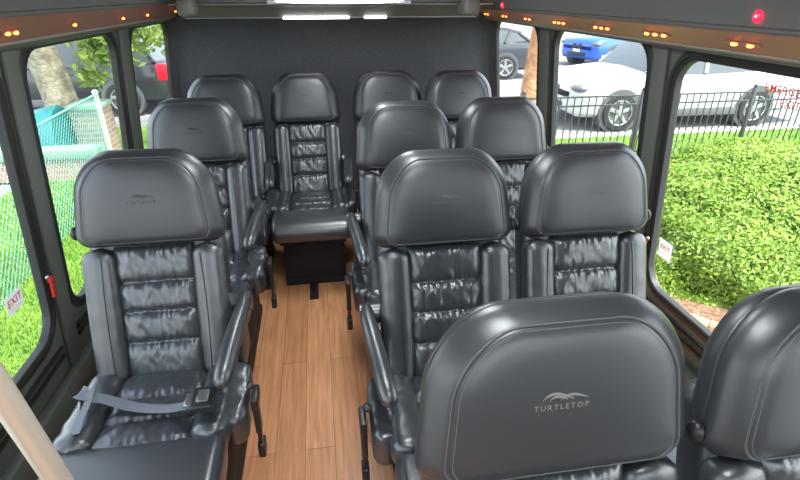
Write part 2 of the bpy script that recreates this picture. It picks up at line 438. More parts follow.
# glowing oval in place of a windshield reflection, then the light strips
o = thing('ceiling_glow', 'long bright oval reflection above the rear seats, made as a glowing lens', 'light', (.165, 3.33, 1.637))
bm = bmesh.new(); ellip(bm, (0, 0, 0), (.40, .014, .014), 40); obj('lens', bm, 'whiteglow', o, True)
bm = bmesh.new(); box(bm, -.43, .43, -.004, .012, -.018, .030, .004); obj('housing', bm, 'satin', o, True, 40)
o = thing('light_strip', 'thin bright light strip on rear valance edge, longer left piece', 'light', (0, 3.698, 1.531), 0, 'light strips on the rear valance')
bm = bmesh.new(); box(bm, -.20, .235, -.008, .010, -.006, .006, .003); obj('lens', bm, 'whiteglow', o, True)
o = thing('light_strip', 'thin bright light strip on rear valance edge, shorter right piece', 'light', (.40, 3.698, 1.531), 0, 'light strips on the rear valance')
bm = bmesh.new(); box(bm, -.06, .09, -.008, .010, -.006, .006, .003); obj('lens', bm, 'whiteglow', o, True)

for y, w in ((.35, 'front'), (1.45, 'middle'), (2.55, 'rear')):  # glowing panels added above the view to brighten the cabin
    o = thing('ceiling_glow', 'unseen rectangular fill light added over the aisle, %s one of three' % w, 'light', (.165, y, 1.90), 0, 'added fill lights over the aisle')
    bm = bmesh.new(); box(bm, -.16, .16, -.30, .30, -.028, 0, .008); obj('housing', bm, 'bead', o, True, 40)
    bm = bmesh.new(); box(bm, -.14, .14, -.28, .28, -.036, -.026, .004); obj('lens', bm, 'fillglow', o, True, 40)
# stickers
def sticker(name, side, y, z, w, h, lines, label, rot=0, size=.03, backing=True, n=-.0125):
    o = thing(name, label, 'sticker', (wx(side, z, n), y, z))
    s = 1 if side == 'L' else -1     # reading direction seen from inside
    def f(co):
        x, yy = co.x*cos(rot)-co.y*sin(rot), co.x*sin(rot)+co.y*cos(rot)
        return Vector((wx(side, z+yy, n+co.z)-wx(side, z, n), s*x, yy))
    if backing:
        bm = bmesh.new(); box(bm, -w/2, w/2, -h/2, h/2, -.0005, .0005, 0, 1, f); obj('backing', bm, 'white', o)
    for (t, yy, sz, bd) in lines:
        me = text_mesh(t, sz, 1.05, bd); bm = bmesh.new(); bm.from_mesh(me)
        g = bmesh.new(); merge(g, bm, lambda co: f(Vector((co.x, co.y+yy, .0011))))
        obj('lettering', g, 'redink', o)
sticker('exit_sticker', 'L', 1.648, .722, .098, .07, [('EXIT', .006, .040, .0007), ('PULL HANDLE', -.020, .009, 0)], 'white sticker reading EXIT in red on front left window glass')
sticker('exit_sticker', 'R', 1.735, .672, .085, .085, [('EXIT', .010, .030, .0005), ('PULL RED HANDLE', -.014, .008, 0), ('PUSH OUT GLASS', -.026, .008, 0)], 'white sticker with small red EXIT on front right window glass', rot=0)
sticker('window_lettering', 'R', 1.305, 1.400, .2, .1, [('EMERGENCY', .018, .034, .0003), ('EXIT', -.018, .034, .0003)], 'red EMERGENCY EXIT lettering on top of front right window', backing=False)

# stanchion pole at the entry, bottom left of view
o = thing('stanchion_pole', 'polished metal stanchion pole crossing the lower left corner', 'pole', (-.5, .82, 0))
P0, P1 = Vector((0, 0, 0)), Vector((0, -.275, 1.90))
bm = bmesh.new(); tube(bm, [P0+(P1-P0)*.005, P1*.995], .0195, 24); obj('pole', bm, 'chrome', o, True, 60)
bm = bmesh.new(); tube(bm, [(0, 0, 0), (0, 0, .012)], .045, 24); obj('base_flange', bm, 'satin', o, True, 40)

# small black anchor on the aisle floor
bm = bmesh.new(); box(bm, -.028, .028, -.09, .09, 0, .006, .002); box(bm, -.018, .018, -.03, .05, .006, .012, .003)
o = obj('floor_anchor', bm, 'plastic', None, True, 40); o.location = (-.115, 2.72, 0)
tag(o, 'small black anchor plate on the aisle floor before rear seat', 'anchor')

# ------------------------------------------------------------------ seats
TH = math.radians(18.5)
OB = Vector((0, -.262, .45))
def BK(x, s, n): return OB+Vector((x, s*sin(TH)-n*cos(TH), s*cos(TH)+n*sin(TH)))
def wr(x, y, seed=0.): return noise.noise(Vector((x, y, seed)))

def lobe(bm, cx, w, s0, s1, n0, n1, f, ns=26, seg=16, taper=.8, bulge=.0, wrk=0., seed=0.):
    """a stuffed roll: cross-section superellipse, rounded ends; f(x, s, n)"""
    rings = []
    for i in range(ns+1):
        t = i/ns; s = s0+(s1-s0)*t; L = s1-s0
        e = min(t, 1-t)*L; rr = .035
        k = 1 if e >= rr else math.sqrt(max(0, 1-(1-e/rr)**2))*.92+.08*(e/rr)
        k = max(k, .05)
        ring = []
        for j in range(seg):
            a = 2*PI*j/seg; c, q = cos(a), sin(a)
            px = math.copysign(abs(c)**taper, c); pn = math.copysign(abs(q)**taper, q)
            x = cx+px*w/2*k*(1+bulge*sin(PI*t)); nn = (n0+n1)/2+pn*(n1-n0)/2*(.55+.45*k)
            if wrk and pn > -.2: nn += wrk*wr(x*28, s*28, seed)+wrk*.6*wr(x*70, s*18, seed+4)
            ring.append(f(x, s, nn))
        rings.append(ring)
    return loft(bm, rings)

def insert_grid(f, x0, x1, s0, s1, seams, amp, base, seed, nu=56, nv=96, fold=.0065):
    """pleated panel with padded sections between seams"""
    bm = bmesh.new(); lv = [s0]+seams+[s1]
    def h(x, s):
        for a, b in zip(lv, lv[1:]):
            if s <= b or b == s1: break
        t = min(1, max(0, (s-a)/(b-a))); p = 1-abs(2*t-1)**4
        p2 = max(0, p)**.6
        u = (x-x0)/(x1-x0); e = 1-abs(2*u-1)**8
        d = min(s-a, b-s)
        g = wr(x*95, s*7, seed+a*9)*math.exp(-max(0, d)/.022)*fold*(.35+e)
        g += wr(x*34+s*20, s*16, seed+3+a*5)*.0035*p2
        g += max(0, wr(x*50-s*30, s*10, seed+8+a*3))*.006*math.exp(-max(0, b-s)/.05)*p2
        return base+amp*p2*(.35+.65*e)+g-(1-e)*.012
    return grid(bm, lambda u, v: f(x0+(x1-x0)*u, s0+(s1-s0)*v, h(x0+(x1-x0)*u, s0+(s1-s0)*v)), nu, nv)

HS0, HS1 = .474, .792
def head_outline(inset, n=10):
    hw, hh = .246, (HS1-HS0)/2
    pts = rrect(hw, hh, (.13, .13, .05, .05), n)
    sx = (hw-inset)/hw; out = []; bi = min(inset, .004+inset*.25) if inset < .06 else inset; ti = inset*.72; sz = (hh-(ti+bi)/2)/hh
    for x, z in pts:
        tz = (z+hh)/(2*hh)
        x = x*(1.0-.17*tz**1.7); z = z+.012*(1-(x/hw)**2)*(1 if z > 0 else .35)
        out.append((x*sx, z*sz-(ti-bi)/2))
    return out
def head_front(x, z): return .062+.010*(1-(x/.24)**2)*(1-(z/.18)**2)
def HD(x, z, n):       # headrest leans a little more upright than the back
    a = math.radians(-5); s = (HS0+HS1)/2
    return BK(x, s+z*cos(a)+n*sin(a)*-1*0+n*sin(-a)*0, n+z*sin(-a)*.9)

def make_seat(logo, arms, guides, seed):
    """one recliner at the origin, facing -Y; returns its root"""
    r = thing('passenger_seat', 'x', 'seat')
    # pedestal
    bm = bmesh.new()
    box(bm, -.215, .215, -.72, -.10, .30, .37, .01); box(bm, -.20, .20, -.68, -.14, .04, .30, .015)
    box(bm, -.205, .205, -.685, -.12, .0, .05, .006)
    obj('seat_base', bm, 'seatbase', r, True, 40)
    bm = bmesh.new(); box(bm, -.235, .235, -.795, -.10, .355, .44, .03, 4)
    obj('seat_pan', bm, 'leather', r, True, 40)
    # backrest shell
    bm = bmesh.new(); box(bm, -.225, .225, -.06, .60, -.135, -.012, .045, 5, lambda c: BK(c.x, c.y, c.z))
    obj('backrest', bm, 'leather', r, True, 50)
    for s in (-1, 1):
        bm = bmesh.new()
        lobe(bm, s*.178, .108, -.01, .475, -.05, .040, BK, 40, 20, .75, .05, .0012, seed+s)
        b = obj('back_bolster', bm, 'leather', r, True)
        bm = bmesh.new()
        tube(bm, [BK(s*(.158+.006*sin(PI*i/12)), .02+i*.035, .0405-.0035*0) for i in range(13)], .0016, 6)
        obj('seam', bm, 'plastic', b, True)
    obj('back_insert', insert_grid(BK, -.132, .132, .0, .475, [.135, .245, .350], .026, .004, seed), 'leather_soft', r, True)
    # cushion
    def CU(x, s, n): return Vector((x, -.27-s, .452+n+.03*s))
    obj('cushion_insert', insert_grid(CU, -.150, .150, -.02, .335, [.115, .225], .024, .004, seed+20, 46, 60, .0065), 'leather_soft', r, True)
    for s in (-1, 1):
        bm = bmesh.new(); lobe(bm, s*.196, .115, -.02, .335, -.06, .048, CU, 40, 20, .72, .0, .006, seed+5*s)
        obj('cushion_bolster', bm, 'leather_soft', r, True)
    bm = bmesh.new(); rings = []
    # front pad: profile in (y, z) swept across x with rounded ends
    prof = [(.305, -.03), (.308, .012), (.335, .026), (.40, .030), (.47, .027), (.525, .016), (.560, -.012), (.572, -.055), (.562, -.095), (.53, -.11), (.40, -.11), (.31, -.09)]
    N = 24
    for i in range(N+1):
        u = -1+2*i/N; e = (1-abs(u))*.262; k = 1 if e >= .035 else math.sqrt(max(0, 1-(1-e/.035)**2))
        cs = (.44, -.04)
        rings.append([CU(u*.254, cs[0]+(p[0]-cs[0])*(.80+.20*k), cs[1]+(p[1]-cs[1])*(.55+.45*k)) for p in prof])
    loft(bm, rings)
    sm = bm
    o = obj('front_cushion', sm, 'leather', r, True)
    md = o.modifiers.new('soft', 'SUBSURF'); md.levels = 1; md.render_levels = 2
    # headrest
    bm = bmesh.new()
    lay = [(-.085, .075), (-.082, .045), (-.070, .022), (-.045, .008), (-.015, .004), (-.011, .0075), (-.006, .002), (.008, .001), (.024, .009), (.040, .021), (.052, .033), (.0585, .042), (.0592, .044), (.0575, .0465), (.0605, .050)]
    rings = [[HD(x, z, n) for x, z in head_outline(i)] for n, i in lay]
    base = head_outline(.050)
    for k in (.85, .65, .45, .25, .08): rings.append([HD(x*k, z*k, head_front(x*k, z*k)-(.0005 if k > .8 else 0)) for x, z in base])
    back = [[HD(x*k, z*k, -.088) for x, z in head_outline(.075)] for k in (.1, .5, .8)]
    loft(bm, back+rings)
    h = obj('headrest', bm, 'headleather', r, True, 70)
    bm = bmesh.new()
    for ins in (.041, .053):
        ol = head_outline(ins); L = len(ol)
        pts = [HD(x, z, (.0585 if ins < .05 else .0612)) for x, z in ol]; tube(bm, pts+pts[:1], .0007, 5, False)
    obj('stitching', bm, 'stitch', h)
    # logo: name under a swooping shell mark
    tm = text_mesh('TURTLETOP', .0135, 1.32, .0002); bm = bmesh.new(); bm.from_mesh(tm)
    def swoosh(pts):
        vs = [bm.verts.new((x, y, 0)) for x, y in pts]; bm.faces.new(vs)
    for (x0, x1, y0, ht, th) in ((-.034, .020, .010, .016, .0045), (-.022, .010, .010, .010, .0035), (-.004, .044, .010, .012, .0040)):
        up = [(x0+(x1-x0)*t, y0+ht*sin(PI*t**.75)+.004*t) for t in [i/12 for i in range(13)]]
        dn = [(x0+(x1-x0)*t, y0+(ht-th)*sin(PI*t**.75)+.002*t) for t in [i/12 for i in range(12, -1, -1)]]
        for i in range(12):
            swoosh([up[i], up[i+1], dn[11-i], dn[12-i]])
    lx = -.018 if logo == 'light' else 0
    g = bmesh.new(); merge(g, bm, lambda c: HD(c.x+lx, c.y-.008, head_front(c.x+lx, c.y-.008)+.0009))
    lo = obj('logo', g, {'light': 'logo_light', 'dark': 'logo_dark', 'mid': 'logo_mid'}[logo], h)
    lo['label'] = {'light': 'pale printed lettering', 'dark': 'black lettering', 'mid': 'faint grey lettering'}[logo]
    # armrests
    for s in arms:
        bm = bmesh.new()
        ctrl = [(-.10, .665, .020), (-.13, .672, .026), (-.20, .672, .028), (-.34, .664, .030), (-.44, .652, .031), (-.505, .642, .031), (-.542, .636, .025), (-.556, .632, .012)]
        rings = []
        for (y, z, rad) in ctrl:
            rings.append([Vector((s*(.277-.03*max(0, -y-.2)/.4)+cos(2*PI*j/18)*rad*.95, y, z+sin(2*PI*j/18)*rad)) for j in range(18)])
        loft(bm, rings); a = obj('armrest', bm, 'leather', r, True, 80)
        bm = bmesh.new(); tube(bm, [(s*.225, -.13, .655), (s*.30, -.13, .655)], .036, 20); obj('pivot', bm, 'leather', a, True, 50)
        bm = bmesh.new()
        box(bm, s*.262-.010, s*.262+.010, -.30, -.13, .46, .64, .004, 2); obj('arm_bracket', bm, 'plastic', a, True, 40)
        # gathered leather cover on the side under the armrest end
        bm = bmesh.new()
        def CB(x, q, n): return Vector((x, -.30-q, .485+n-.16*q))
        lobe(bm, s*.258, .085, .0, .25, -.085, .045, CB, 36, 22, .5, .1, .010, seed+30*s)
        obj('side_cover', bm, 'leather_soft', r, True)
        # hanging belt buckle
        bk = bmesh.new(); x = s*.325
        box(bk, x-.010, x+.010, -.50, -.46, .36, .47, .006, 3); box(bk, x-.006, x+.006, -.495, -.465, .30, .37, .003, 2)
        box(bk, x-.012, x+.012, -.505, -.455, .255, .315, .006, 3)
        o = obj('belt_buckle', bk, 'plastic', r, True, 40)
        bk = bmesh.new(); ellip(bk, (s*.310, -.45, .53), (.012, .018, .012), 12); box(bk, x-.012, x+.010, -.50, -.42, .46, .51, .005)
        obj('recline_lever', bk, 'plastic', r, True, 50)
    for s in guides:
        bm = bmesh.new(); c = BK(s*.225, .525, -.02)
        tube(bm, [c-Vector((s*.03, 0, 0)), c+Vector((s*.025, 0, 0))], .011, 12)
        ellip(bm, c+Vector((s*.026, 0, .004)), (.015, .022, .024), 14)
        obj('belt_guide', bm, 'plastic', r, True, 60)
    return r

def copy_tree(o, parent=None):
    c = o.copy(); COL.objects.link(c); c.parent = parent
    for ch in list(o.children): copy_tree(ch, c)
    return c
def place(r, x, y, label, group, rz=0):
    r.location = (x, y, 0); r.rotation_euler = (0, 0, rz); r['label'] = label; r['group'] = group

GR = 'black leather reclining seats in the cabin'
s_left = make_seat('dark', (1,), (-1,), 1.3)
place(s_left, -.600, 1.765, 'black leather seat at front left with a grey belt across its cushion', GR)
l2 = copy_tree(s_left); place(l2, -.620, 2.68, 'black leather seat on the left between the belted seat and the back row', GR)
s_a = make_seat('light', (-1,), (), 4.1)
place(s_a, .375, .675, 'nearest black leather seat with legible pale lettering on its headrest', GR)
s_m = make_seat('mid', (-1,), (1,), 9.7)
s_a.scale = (1.045, .85, 1.008)
place(s_m, .390, 1.61, 'black leather aisle seat directly behind the nearest lettered headrest', GR)
r3 = copy_tree(s_m); place(r3, .395, 2.44, 'black leather aisle seat on the right, just before the back row', GR)
s_b = make_seat('mid', (), (-1, 1), 14.2)
s_b.scale = (1, .9, 1)
place(s_b, .902, .655, 'black leather seat cut off by the lower right picture edge', GR)
r2b = copy_tree(s_b); r2b.scale = (1, 1, 1); place(r2b, .910, 1.61, 'black leather window seat beside the right wide pillar', GR)
r3b = copy_tree(s_b); r3b.scale = (1, 1, 1); place(r3b, .90, 2.475, 'black leather window seat on the right, one before the back row', GR)
s_c = make_seat('dark', (1, -1), (), 21.)
s_c.scale = (.94, 1, 1)
place(s_c, -.095, 3.50, 'back row black leather seat facing down the open aisle, both armrests showing', GR)
s_d = make_seat('dark', (), (), 27.)
place(s_d, -.60, 3.47, 'back row black leather seat farthest left, by the rear left window', GR)
b3 = copy_tree(s_d); place(b3, .455, 3.50, 'back row black leather seat just right of the aisle', GR)
b4 = copy_tree(s_d); place(b4, .935, 3.44, 'back row black leather seat farthest right, by the rear right window', GR)

# grey lap belt lying across the front left seat, a thing resting on it
belt = thing('seat_belt', 'grey webbing lap belt lying across the front left seat cushion', 'seat belt', (-.600, 1.765, .5))
base = Vector((-.625, 1.775, .5))
def strap(pts, w, name, wdir):
    bm = bmesh.new(); rows = []
    P = [Vector(p) for p in pts]
    dense = []
    for i in range(len(P)-1):
        p0, p1, p2, p3 = P[max(i-1, 0)], P[i], P[i+1], P[min(i+2, len(P)-1)]
        for k in range(8):
            t = k/8; dense.append(.5*((2*p1)+(-p0+p2)*t+(2*p0-5*p1+4*p2-p3)*t*t+(-p0+3*p1-3*p2+p3)*t**3))
    dense.append(P[-1])
    wd = Vector(wdir).normalized()
    for i, p in enumerate(dense):
        d = (dense[min(i+1, len(dense)-1)]-dense[max(i-1, 0)]).normalized(); w1 = (wd-d*wd.dot(d)).normalized(); nn = d.cross(w1).normalized()*.0012
        rows.append([p-w1*w/2-nn, p+w1*w/2-nn, p+w1*w/2+nn, p-w1*w/2+nn])
    loft(bm, rows)
    o = obj(name, bm, 'webbing', belt, True, 40)
    return o
strap([(-.235, -.36, -.02), (-.228, -.39, .022), (-.20, -.42, .034), (-.14, -.435, .026), (-.04, -.475, .016), (.05, -.495, .014), (.11, -.50, .020), (.17, -.505, .040)], .048, 'webbing', (0, -1, .25))
strap([(-.19, -.40, .034), (-.178, -.46, .036), (-.175, -.52, .032), (-.175, -.565, .018)], .022, 'belt_tail', (1, 0, .1))
bm = bmesh.new(); box(bm, .145, .215, -.56, -.47, .036, .066, .008, 3); obj('buckle', bm, 'plastic', belt, True, 40)
bm = bmesh.new(); box(bm, .125, .150, -.535, -.48, .044, .054, .003, 2); box(bm, .165, .20, -.54, -.49, .064, .070, .002); obj('tongue', bm, 'satin', belt, True, 40)

# ------------------------------------------------------------------ outside
G = -.70
exec_parts = []
bm = bmesh.new(); box(bm, -60, 60, -30, 80, G-.2, G-.03); o = obj('ground', bm, 'asphalt'); struct(o); o.name = 'ground'
bm = bmesh.new(); box(bm, -4.2, -1.5, .9, 10.6, G-.15, G); o = obj('lawn', bm, 'grass'); struct(o)
bm = bmesh.new(); box(bm, 1.75, 22, 1.6, 8.42, G-.15, G); o = obj('lawn', bm, 'grass'); struct(o)
bm = bmesh.new(); box(bm, 1.75, 22, 8.42, 8.58, G-.15, G+.03, .02); o = obj('kerb', bm, 'concrete', None, True, 40); struct(o)

def blades(name, label, n, area, h=.06, keep=None):
    bm = bmesh.new(); x0, x1, y0, y1 = area; c = 0
    while c < n:
        x, y = random.uniform(x0, x1), random.uniform(y0, y1)
        if keep and not keep(x, y): c += 1; continue
        a = random.uniform(0, PI); w = .006; hh = h*random.uniform(.5, 1.2); lx, ly = random.gauss(0, .02), random.gauss(0, .02)
        bm.faces.new([bm.verts.new((x-w*cos(a), y-w*sin(a), G)), bm.verts.new((x+w*cos(a), y+w*sin(a), G)), bm.verts.new((x+lx, y+ly, G+hh))]); c += 1
    me = bpy.data.meshes.new(name); bm.to_mesh(me); bm.free()
    tag(link(name, me, 'blade'), label, 'grass', None, 'stuff')
blades('grass', 'bright green lawn grass outside the left windows', 45000, (-4.1, -1.7, 1.2, 7.3))
blades('grass', 'strip of bright green grass behind the black iron fence', 30000, (2.0, 13, 4.5, 8.4), .07, lambda x, y: ((x-4.75)/2.5)**2+((y-4.15)/2.2)**2 > 1)

# shrub by the right windows
def shrub(loc, rx, ry, rz, n, name, label, leaf=.022):
    r = thing(name, label, 'shrub', loc)
    def surf(d):
        k = 1+.10*noise.noise(d*2.3)+.05*noise.noise(d*7)
        return Vector((d.x*rx*k, d.y*ry*k, (max(d.z, -.15)**1 if d.z > 0 else d.z*.2)*rz*k))
    bm = bmesh.new(); bmesh.ops.create_icosphere(bm, subdivisions=4, radius=1)
    for v in bm.verts:
        p = surf(v.co.normalized()); v.co = p*.95; v.co.z = max(0, v.co.z)
    obj('twigs', bm, 'shrubsoil', r, True)
    bm = bmesh.new()
    for i in range(n):
        while True:
            d = Vector((random.gauss(0, 1), random.gauss(0, 1), random.gauss(0, 1))).normalized()
            if d.z > -.25 and (d.y < .5): break
        p = surf(d)*random.uniform(.93, 1.03)
        p.z = max(p.z, .01)+random.uniform(0, .02)
        nd = (d+Vector((random.gauss(0, .55), random.gauss(0, .55), random.gauss(0, .55)+.25))).normalized()
        a, b = frame_from(nd); t = random.uniform(0, 2*PI); u = a*cos(t)+b*sin(t); w = nd.cross(u); l = leaf*random.uniform(.7, 1.3)
        bm.faces.new([bm.verts.new(p-u*l), bm.verts.new(p+w*l*.45+nd*l*.1), bm.verts.new(p+u*l), bm.verts.new(p-w*l*.45+nd*l*.1)])
    me = bpy.data.meshes.new('foliage'); bm.to_mesh(me); bm.free(); link('foliage', me, 'shrub', r)
shrub((4.75, 4.15, G), 2.0, 1.75, .95, 120000, 'clipped_shrub', 'large rounded bright green shrub outside the front right window')
# mulch bed and terracotta edging
bm = bmesh.new(); 
ring = [Vector((4.75+2.35*cos(a), 4.15+2.05*sin(a), 0)) for a in [2*PI*i/48 for i in range(48)]]
loft(bm, [[p+Vector((0, 0, G+.001)) for p in ring], [p+Vector((0, 0, G+.02)) for p in ring]])
tag(obj('mulch_bed', bm, 'mulch'), 'bed of reddish brown mulch under the big round shrub', 'mulch', None, 'stuff')
for i in range(20):
    a = PI*.78+i*(PI*.62/19); p = Vector((4.75+2.43*cos(a), 4.15+2.13*sin(a), G))
    bm = bmesh.new(); box(bm, -.05, .05, -.115, .115, 0, .085, .012, 2); o = obj('edging_brick', bm, 'edging', None, True, 40)
    o.location = p; o.rotation_euler = (0, 0, math.atan2(2.13*cos(a)*1.0, -2.43*sin(a))-PI/2)
    tag(o, 'terracotta edging brick in the row around the shrub bed', 'brick', 'edging bricks around the shrub bed')

# black iron fence
def iron_fence(p0, p1, label, posts):
    p0, p1 = Vector(p0), Vector(p1); d = p1-p0; L = d.length; u = d.normalized()
    r = thing('iron_fence', label, 'fence', (p0.x, p0.y, G), math.atan2(d.y, d.x))
    for z in (.99, .86, .12):
        bm = bmesh.new(); box(bm, 0, L, -.014, .014, z-.012, z+.012, .003); obj('rail', bm, 'iron', r, True, 40)
    n = int(L/.115); cnt = 0
    rest = bmesh.new()
    for i in range(1, n):
        x = L*i/n
        bm = bmesh.new(); box(bm, x-.007, x+.007, -.007, .007, .03, 1.0)
        obj('picket', bm, 'iron', r)
    rest.free()
    for q in posts:
        bm = bmesh.new(); box(bm, q-.026, q+.026, -.026, .026, 0, 1.06, .004); ellip(bm, (q, 0, 1.08), (.032, .032, .032), 10); obj('post', bm, 'iron', r, True, 40)
iron_fence((2.95, 7.1, 0), (8.6, 7.1, 0), 'black iron fence in front of the white car, long straight run', (0, 1.9, 3.8, 5.65))
iron_fence((8.6, 7.1, 0), (8.9, 4.6, 0), 'black iron fence run turning toward the bus at far right', (1.25, 2.5))

# cars
def car(name, label, loc, rz, paint, L=4.8, W=1.9, H=1.72, pickup=False, ra=1.0):
    r = thing('car', label, 'car', loc, rz)
    zb, zs = .30, 1.05
    def sect(x, top, zbot, w):
        hw = W/2*w
        pts = [(0, zbot), (hw*.86, zbot), (hw*.97, zbot+.08), (hw, zbot+.30), (hw*.995, top-.22), (hw*.96, top-.08), (hw*.86, top-.015), (0, top+.015)]
        full = [(x, y, z) for y, z in pts]+[(x, -y, z) for y, z in pts[::-1][1:-1]]
        return [Vector(p) for p in full]
    f = L/2
    st = [(f, .82, .42, .68), (f-.04, .89, .33, .80), (f-.15, .95, .27, .92), (f-.5, 1.0, .25, .98), (f-1.0, 1.05, .25, 1), (f-1.45, 1.09, .25, 1), (0, 1.06, .25, 1), (-f+1.0, 1.10, .25, 1), (-f+.35, 1.12, .27, .98), (-f+.10, 1.08, .32, .93), (-f, .95, .42, .84)]
    bm = bmesh.new(); loft(bm, [sect(*s) for s in st])
    obj('body', bm, paint, r, True, 38)
    # greenhouse
    def gs(x, top, w1, w2):
        a, b = W/2*w1, W/2*w2
        return [Vector(p) for p in ((x, -a, 1.02), (x, a, 1.02), (x, b, top), (x, b*.8, top+.02 if top > 1.1 else top), (x, -b*.8, top+.02 if top > 1.1 else top), (x, -b, top))]
    g = [(f-1.35, 1.07, .90, .86), (f-1.75, H-.28, .92, .78), (f-2.15, H-.06, .92, .72), (0, H-.02, .92, .72), (-f+1.0, H-.06, .91, .71), (-f+.55, H-.18, .89, .72), (-f+.22, 1.10, .86, .84)]
    bm = bmesh.new(); loft(bm, [gs(*s) for s in g]); obj('windows', bm, 'carglass', r, True, 30)
    bm = bmesh.new()
    rf = [(f-2.05, H-.10, .73), (f-2.2, H-.035, .73), (0, H+.01, .73), (-f+1.0, H-.03, .72), (-f+.5, H-.15, .73)]
    loft(bm, [[Vector((x, -W/2*w-.01, z-.05)), Vector((x, W/2*w+.01, z-.05)), Vector((x, W/2*w, z+.01)), Vector((x, W/2*w*.7, z+.035)), Vector((x, -W/2*w*.7, z+.035)), Vector((x, -W/2*w, z+.01))] for x, z, w in rf])
    obj('roof', bm, paint, r, True, 40)
    for s in (-1, 1):
        for pl in ([(f-1.38, .905, 1.06), (f-2.10, .735, H-.07)], [(-.05, .925, 1.04), (-.15, .725, H-.03)], [(-f+1.05, .925, 1.06), (-f+.85, .725, H-.10)], [(-f+.25, .87, 1.10), (-f+.60, .725, H-.17)]):
            bm = bmesh.new(); tube(bm, [Vector((x, s*W/2*w, z)) for x, w, z in pl], .035, 8); obj('pillar', bm, paint, r, True, 40)
    # wheels
    for wx_ in (f-.92, -f+ra):
        for s in (-1, 1):
            y = s*(W/2-.085)
            bm = bmesh.new(); tube(bm, [(wx_, s*(W/2-.30), .37), (wx_, s*(W/2+.003), .37)], .425, 28); obj('wheel_arch', bm, 'cladding', r, True, 40)
            bm = bmesh.new()
            rr = [(.22, -.11), (.33, -.12), (.355, -.09), (.36, 0), (.355, .09), (.33, .12), (.24, .125), (.22, .09)]
            rings = [[Vector((wx_+cos(2*PI*k/32)*q, y+s*t, .36+sin(2*PI*k/32)*q)) for k in range(32)] for q, t in rr]
            loft(bm, rings, caps=(True, False)); w = obj('wheel', bm, 'tyre', r, True, 40)
            bm = bmesh.new()
            for k in range(5):
                a = 2*PI*k/5+.3
                fn = lambda c: Vector((wx_+c.x*cos(a)-c.z*sin(a), y+s*(.10+c.y), .36+c.x*sin(a)+c.z*cos(a)))
                box(bm, .02, .235, -.012, .012, -.032, .032, .006, 1, fn)
            tube(bm, [Vector((wx_+cos(2*PI*k/32)*.235, y+s*.115, .36+sin(2*PI*k/32)*.235)) for k in range(33)], .012, 6, False)
            tube(bm, [(wx_, y+s*.08, .36), (wx_, y+s*.125, .36)], .05, 16)
            obj('rim', bm, 'rim', w, True, 40)
    # lamps, bumpers, trim
    for s in (-1, 1):
        bm = bmesh.new(); ellip(bm, (f-.15, s*W/2*.74, .80), (.15, .23, .085), 16); obj('headlight', bm, 'headlamp', r, True)
        bm = bmesh.new(); box(bm, -f-.012, -f+.22, s*W/2*.86-.10, s*W/2*.86+.085 if s > 0 else s*W/2*.86+.10, .78, 1.06, .03, 3)
        bm.free(); bm = bmesh.new()
        y0, y1 = (W/2*.72, W/2*.955) if s > 0 else (-W/2*.955, -W/2*.72)
        box(bm, -f-.01, -f+.24, y0, y1, .72, 1.06, .03, 3); obj('taillight', bm, 'taillamp', r, True, 40)
        bm = bmesh.new(); box(bm, f-1.65, f-1.5, s*(W/2+.02)-.07, s*(W/2+.02)+.09, 1.04, 1.18, .03, 3); obj('wing_mirror', bm, paint, r, True, 40)
        bm = bmesh.new(); box(bm, -f+1.35, f-1.35, s*W/2-.03, s*W/2+.008, .25, .40, .01); obj('side_sill', bm, 'cladding', r, True, 40)
        bm = bmesh.new(); box(bm, .35, .55, s*W/2-.02, s*W/2+.02, .86, .89, .008); box(bm, -.75, -.55, s*W/2-.02, s*W/2+.02, .88, .91, .008); obj('door_handles', bm, paint, r, True, 40)
        # front grille openings
        bm = bmesh.new(); box(bm, f-.06, f+.010, s*.13-.10, s*.13+.10, .62, .80, .03, 3); obj('grille', bm, 'plastic', r, True, 40)
        bm = bmesh.new(); box(bm, f-.22, f-.065, s*.52-.12, s*.52+.12, .40, .52, .03, 3); obj('fog_light', bm, 'plastic', r, True, 40)
    bm = bmesh.new(); box(bm, f-.10, f+.02, -.42, .42, .38, .50, .02); obj('lower_grille', bm, 'plastic', r, True, 40)
    bm = bmesh.new(); box(bm, f-.0, f+.03, -.16, .16, .52, .61, .004); obj('number_plate', bm, 'plate', r)
    bm = bmesh.new(); box(bm, -f-.07, -f+.12, -W/2*.88, W/2*.88, .36, .56, .04, 3); obj('rear_bumper', bm, 'satin' if pickup else paint, r, True, 40)
    return r
car('car', 'white car parked beyond the black iron fence', (7.27, 9.83, G-.03), PI, 'whitepaint', 5.1, 1.93, 1.74, ra=1.3)
car('car', 'blue car parked behind the white car', (11.5, 18.8, G-.03), PI+.35, 'bluepaint', 4.7, 1.88, 1.68)
car('car', 'dark grey car left of the brown wooden pole', (4.40, 16.4, G-.03), 3.08, 'greypaint', 4.7, 1.85, 1.5)
car('car', 'black car with red tail light beyond the left rear window', (-5.75, 12.7, G-.03), PI, 'blackpaint', 5.2, 1.95, 1.80, True)

# wooden pole right
o = thing('utility_pole', 'brown weathered wooden pole outside the rear right window', 'pole', (3.36, 8.0, G-.03))
bm = bmesh.new(); tube(bm, [(0+.01*k*0, 0, k*.5) for k in range(13)], [.17, .165, .16, .155, .15, .145, .14, .135, .13, .125, .12, .115, .11], 16); obj('shaft', bm, 'pole', o, True, 60); o.rotation_euler = (0, .075, 0)

